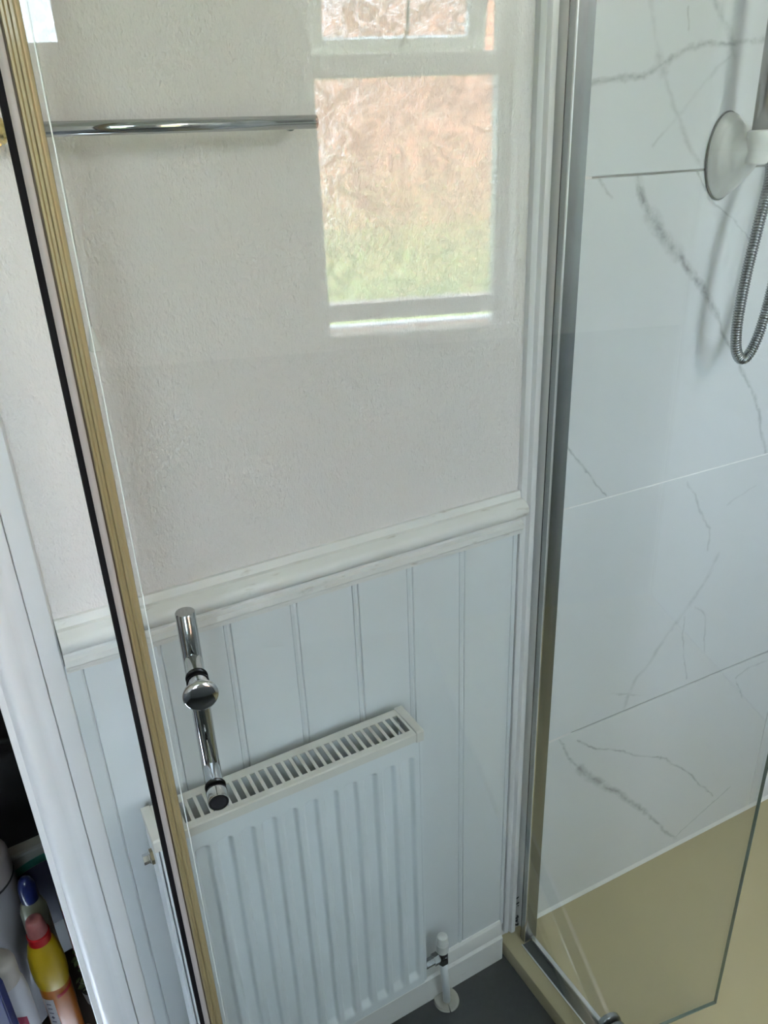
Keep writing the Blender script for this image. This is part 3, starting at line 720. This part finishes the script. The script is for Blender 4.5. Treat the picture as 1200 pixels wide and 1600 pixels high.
# yellow bottle with see-through pink cap (tallest in front)
bx, by = -.1095, .137
yb = bottle('cleaner_bottle', (bx, by, SH), 'yellow bottle with red collar and cloudy pink cap, front of closet shelf', 'bottle', [
    ('bottle_body', [(.030, 0), (.032, .004), (.032, .135), (.0315, .150)], ORA, 1, .78),
    ('bottle_shoulder', [(.0318, .1502), (.0350, .168), (.0360, .195), (.0335, .225), (.027, .247), (.0225, .253)], YEL, 1, .85),
    ('collar', [(.0225, .2535), (.0225, .270), (.0205, .271)], RED, 1, 1),
    ('cap', [(.0200, .2715), (.0185, .288), (.0160, .300), (.0125, .303), (0, .3035)], PINKCL, 1, 1)], math.radians(-20))
bm = BM()
for k in range(11):
    pass
n = 14; ra, rb = .0330, .0330*.79
def strip(name, a0, a1, z0, z1, m, par, sl=0):
    bm = BM(); lo_, hi_ = [], []
    for k in range(n+1):
        a = math.radians(a0+(a1-a0)*k/n); zz = sl*k/n
        lo_.append(bm.verts.new((ra*math.cos(a), rb*math.sin(a), z0+zz))); hi_.append(bm.verts.new((ra*math.cos(a), rb*math.sin(a), z1+zz)))
    for k in range(n): bm.faces.new((lo_[k], lo_[k+1], hi_[k+1], hi_[k]))
    bmesh.ops.solidify(bm, geom=bm.faces[:], thickness=.0005)
    return obj(name, bm, m, par, auto=50)
strip('label_band', -75, 20, .128, .136, RED, yb, .012)
lb = strip('label_panel', -135, -92, .01, .128, simple('label_paper', (.62, .60, .62), .6), yb)
bm = BM()
for k in range(9):                      # small print and hazard marks on the label
    a = math.radians(-113); z = .116-k*.0115
    c = Vector((.0337*math.cos(a), .0337*.79*math.sin(a), z)); tg = Vector((-math.sin(a), .79*math.cos(a), 0)).normalized()
    hw, hh = (.005, .0012) if k not in (3, 6) else (.0042, .0042)
    q = [c-tg*hw-Vector((0, 0, hh)), c+tg*hw-Vector((0, 0, hh)), c+tg*hw+Vector((0, 0, hh)), c-tg*hw+Vector((0, 0, hh))]
    if k in (3, 6): q = [c-tg*hw, c-Vector((0, 0, hh)), c+tg*hw, c+Vector((0, 0, hh))]
    bm.faces.new([bm.verts.new(p) for p in q])
bmesh.ops.solidify(bm, geom=bm.faces[:], thickness=.0002)
obj('label_print', bm, simple('label_ink', (.10, .09, .14), .6), lb)

# white bottle, front left, tilting cap with navy and teal brush beside it
wb_ = bottle('lotion_bottle', (-.178, .108, SH), 'smooth white bottle with domed cream cap, front left of closet shelf', 'bottle', [
    ('bottle_body', [(.034, 0), (.036, .004), (.036, .200), (.034, .222), (.030, .232)], WHT, 1, .8),
    ('cap', [(.0302, .2325), (.0312, .236), (.0312, .272), (.029, .280), (.022, .285), (0, .287)], simple('cream_cap', (.30, .28, .25), .45), 1, .85)], math.radians(-15))
ra, rb = .0372, .0372*.81
strip('label_diamond', -62, -40, .150, .176, simple('crimson_print', (.35, .01, .06), .5), wb_, -.012)
sb_ = empty('scrubbing_brush', (-.182, .058, SH), math.radians(-25), 'navy brush head with turquoise ribs beside the white bottle', 'brush')
bm = BM(); prism(bm, [(-.022, 0), (.018, 0), (.020, .03), (.0195, .262), (.012, .288), (-.004, .296), (-.018, .290)], 'y', -.009, .009); obj('brush_body', bm, NAVY, sb_, bevel=.002)
for k in range(11):
    bm = BM(); z = .222+k*.0054; box(bm, -.0165, .011, -.0118, -.0088, z, z+.0026); o = obj('rib', bm, TEAL, sb_)
    o.rotation_euler = (0, math.radians(-8), 0)

for o_, q_ in ((yb, .80), ):
    o_.scale = (q_, q_, 1)
sb_.location.z += .03; sb_.location.x -= .004
# tall lilac-white canister with dark seam at the left
bottle('storage_canister', (-.180, .235, SH), 'tall lilac white canister with black seam ring, back left of closet shelf', 'canister', [
    ('canister_body', [(.055, 0), (.057, .004), (.057, .330)], LILAC, 1, 1), ('seam_ring', [(.0560, .3302), (.0574, .3308), (.0574, .3338), (.0560, .3342)], BLK, 1, 1),
    ('canister_lid', [(.0565, .3345), (.0570, .337), (.0570, .372), (.055, .378), (.050, .380), (0, .381)], simple('canister_lid_white', (.26, .24, .235), .4), 1, 1)])
# pump bottle with navy cap, pale liquid
bottle('soap_bottle', (-.1105, .196, SH), 'clear bottle of pale liquid with navy cap behind the yellow bottle', 'bottle', [
    ('bottle_body', [(.020, 0), (.022, .004), (.022, .235), (.0215, .262), (.018, .278), (.0125, .286)], PALE, 1, .85),
    ('cap', [(.0140, .2865), (.0145, .290), (.0140, .318), (.0105, .330), (.006, .336), (0, .337)], NAVY, 1, 1)])
# wipes packet leaning at the back: white top, teal arc, navy face
wp = empty('wipes_packet', (-.085, .325, SH), math.radians(4), 'upright packet with navy face and teal arc behind the soap bottle', 'packet')
obj('packet_body', boxm(-.065, .065, -.016, .016, 0, .285), simple('packet_white', (.28, .30, .28), .4), wp, bevel=.006)
def arc(name, z0, z1, m, y):
    bm = BM(); n_ = 20; A, B = [], []
    for k in range(n_+1):
        x = -.062+.124*k/n_; dz = .016*(1-((x-.01)/.07)**2)
        A.append(bm.verts.new((x, y, z0+(dz if name == 'teal_arc' else 0)))); B.append(bm.verts.new((x, y, z1+dz)))
    for k in range(n_): bm.faces.new((A[k], A[k+1], B[k+1], B[k]))
    bmesh.ops.solidify(bm, geom=bm.faces[:], thickness=.0006); obj(name, bm, m, wp)
arc('navy_face', .09, .232, NAVY, -.0172); arc('teal_arc', .2325, .250, TEAL, -.0172)
# small amber bottle near the door edge
bottle('spray_bottle', (-.058, .262, SH), 'small amber and yellow bottle with red band, right end of closet shelf', 'bottle', [
    ('bottle_body', [(.017, 0), (.018, .003), (.018, .150)], ORA, 1, 1), ('band', [(.0182, .1502), (.0182, .166)], RED, 1, 1), ('bottle_top', [(.0178, .1662), (.0170, .215), (.012, .232), (0, .236)], YEL, 1, 1)])
# artificial plant and cream ornament
pt = empty('artificial_plant', (-.058, .186, SH), 0, 'small bushy green artificial plant in the closet beside the yellow bottle', 'plant')
bm = BM(); lathe(bm, [(.016, 0), (.020, .035), (.017, .036), (.016, .03), (0, .03)], n=24); obj('pot', bm, simple('dark_pot', (.06, .05, .04), .6), pt, auto=40)
bm = BM(); lathe(bm, [(.0015, .03), (.0012, .10)], n=8); obj('stem', bm, simple('stem_green', (.06, .08, .03), .7), pt)
random.seed(7); lm = bpy.data.meshes.new('leaf'); bm = BM()
V_ = [bm.verts.new(p) for p in ((0, 0, 0), (.0035, .004, .0008), (.0042, .009, .0012), (0, .014, 0), (-.0042, .009, .0012), (-.0035, .004, .0008), (0, .007, -.0006))]
for k in range(6): bm.faces.new((V_[k], V_[(k+1) % 6], V_[6]))
bm.to_mesh(lm); bm.free(); lm.materials.append(simple('leaf_green', (.16, .20, .07), .5, var=.4, nscale=200))
for k in range(46):
    o = bpy.data.objects.new('leaf', lm); COL.objects.link(o); o.parent = pt
    a = random.uniform(0, 6.28); h_ = random.uniform(.045, .125); r_ = random.uniform(.004, .016)
    o.location = (r_*math.cos(a), r_*math.sin(a), h_); o.rotation_euler = (random.uniform(-.4, .9), random.uniform(-.5, .5), a-1.57); sc_ = random.uniform(.8, 1.2); o.scale = (sc_,)*3
on = empty('ceramic_ornament', (-.088, .068, SH-.0), 0, 'cream ruffled ceramic ornament at the foot of the yellow bottle', 'ornament')
CRM = simple('cream_ceramic', (.36, .31, .27), .45, bump=(60, .3, .003))
bm = BM(); lathe(bm, [(.016, 0), (.019, .01), (.015, .040), (.018, .055), (0, .058)], n=24); obj('ornament_base', bm, CRM, on, smooth=True)
for k in range(7):
    a = k*.9; r_ = .014 if k else 0
    bm = BM(); bmesh.ops.create_icosphere(bm, subdivisions=2, radius=.0115)
    for v in bm.verts: v.co.z *= .75; v.co += v.normal*.0022*math.sin(v.co.x*700+k)*math.cos(v.co.y*600)
    bmesh.ops.translate(bm, vec=(r_*math.cos(a), r_*math.sin(a), .062+.006*(k % 2)), verts=bm.verts[:])
    obj('petal', bm, CRM, on, smooth=True)
# black bag and woven basket deeper in the closet
bg_ = empty('black_holdall', (-.19, .66, 0), 0, 'large black fabric bag standing behind the bottles in the closet', 'bag')
bm = BM(); bmesh.ops.create_cube(bm, size=1); bmesh.ops.subdivide_edges(bm, edges=bm.edges[:], cuts=7, use_grid_fill=True)
for v in bm.verts:
    x, y, z = v.co*2
    k = 1-.10*z*z*(1 if z > 0 else .3)
    v.co = Vector((x*.26*k*(1-.08*y*y), y*.15*k*(1-.15*x*x), (z+1)*.285-.04*max(0, z)*(x*x))) + Vector((.008*math.sin(z*9+x*5), .006*math.sin(x*11), .006*math.sin(x*14+y*6)))
    v.co.z = max(0.002, v.co.z)
obj('bag_body', bm, simple('black_fabric', (.012, .012, .013), .85, bump=(120, .4, .002)), bg_, smooth=True)
for y in (-.06, .06):
    bm = BM(); tube(bm, catmull([(-.10, y, .52), (-.09, y*1.1, .56), (0, y*1.1, .575), (.09, y*1.1, .56), (.10, y, .52)], 6), .007, 8); obj('carry_strap', bm, simple('black_strap', (.015, .015, .015), .8), bg_, smooth=True)
bk = empty('wicker_basket', (-.19, .885, .0), 0, 'brown wicker basket at the back of the closet above the black bag', 'basket')
bm = BM(); 
for k in range(24):
    z = .0+.042*k; box(bm, -.28, .28, -.03, .06, z+.001, z+.034)
obj('basket_weave', bm, simple('wicker', (.75, .42, .24), .7, var=.5, nscale=60, bump=(90, .6, .004)), bk, bevel=.008)
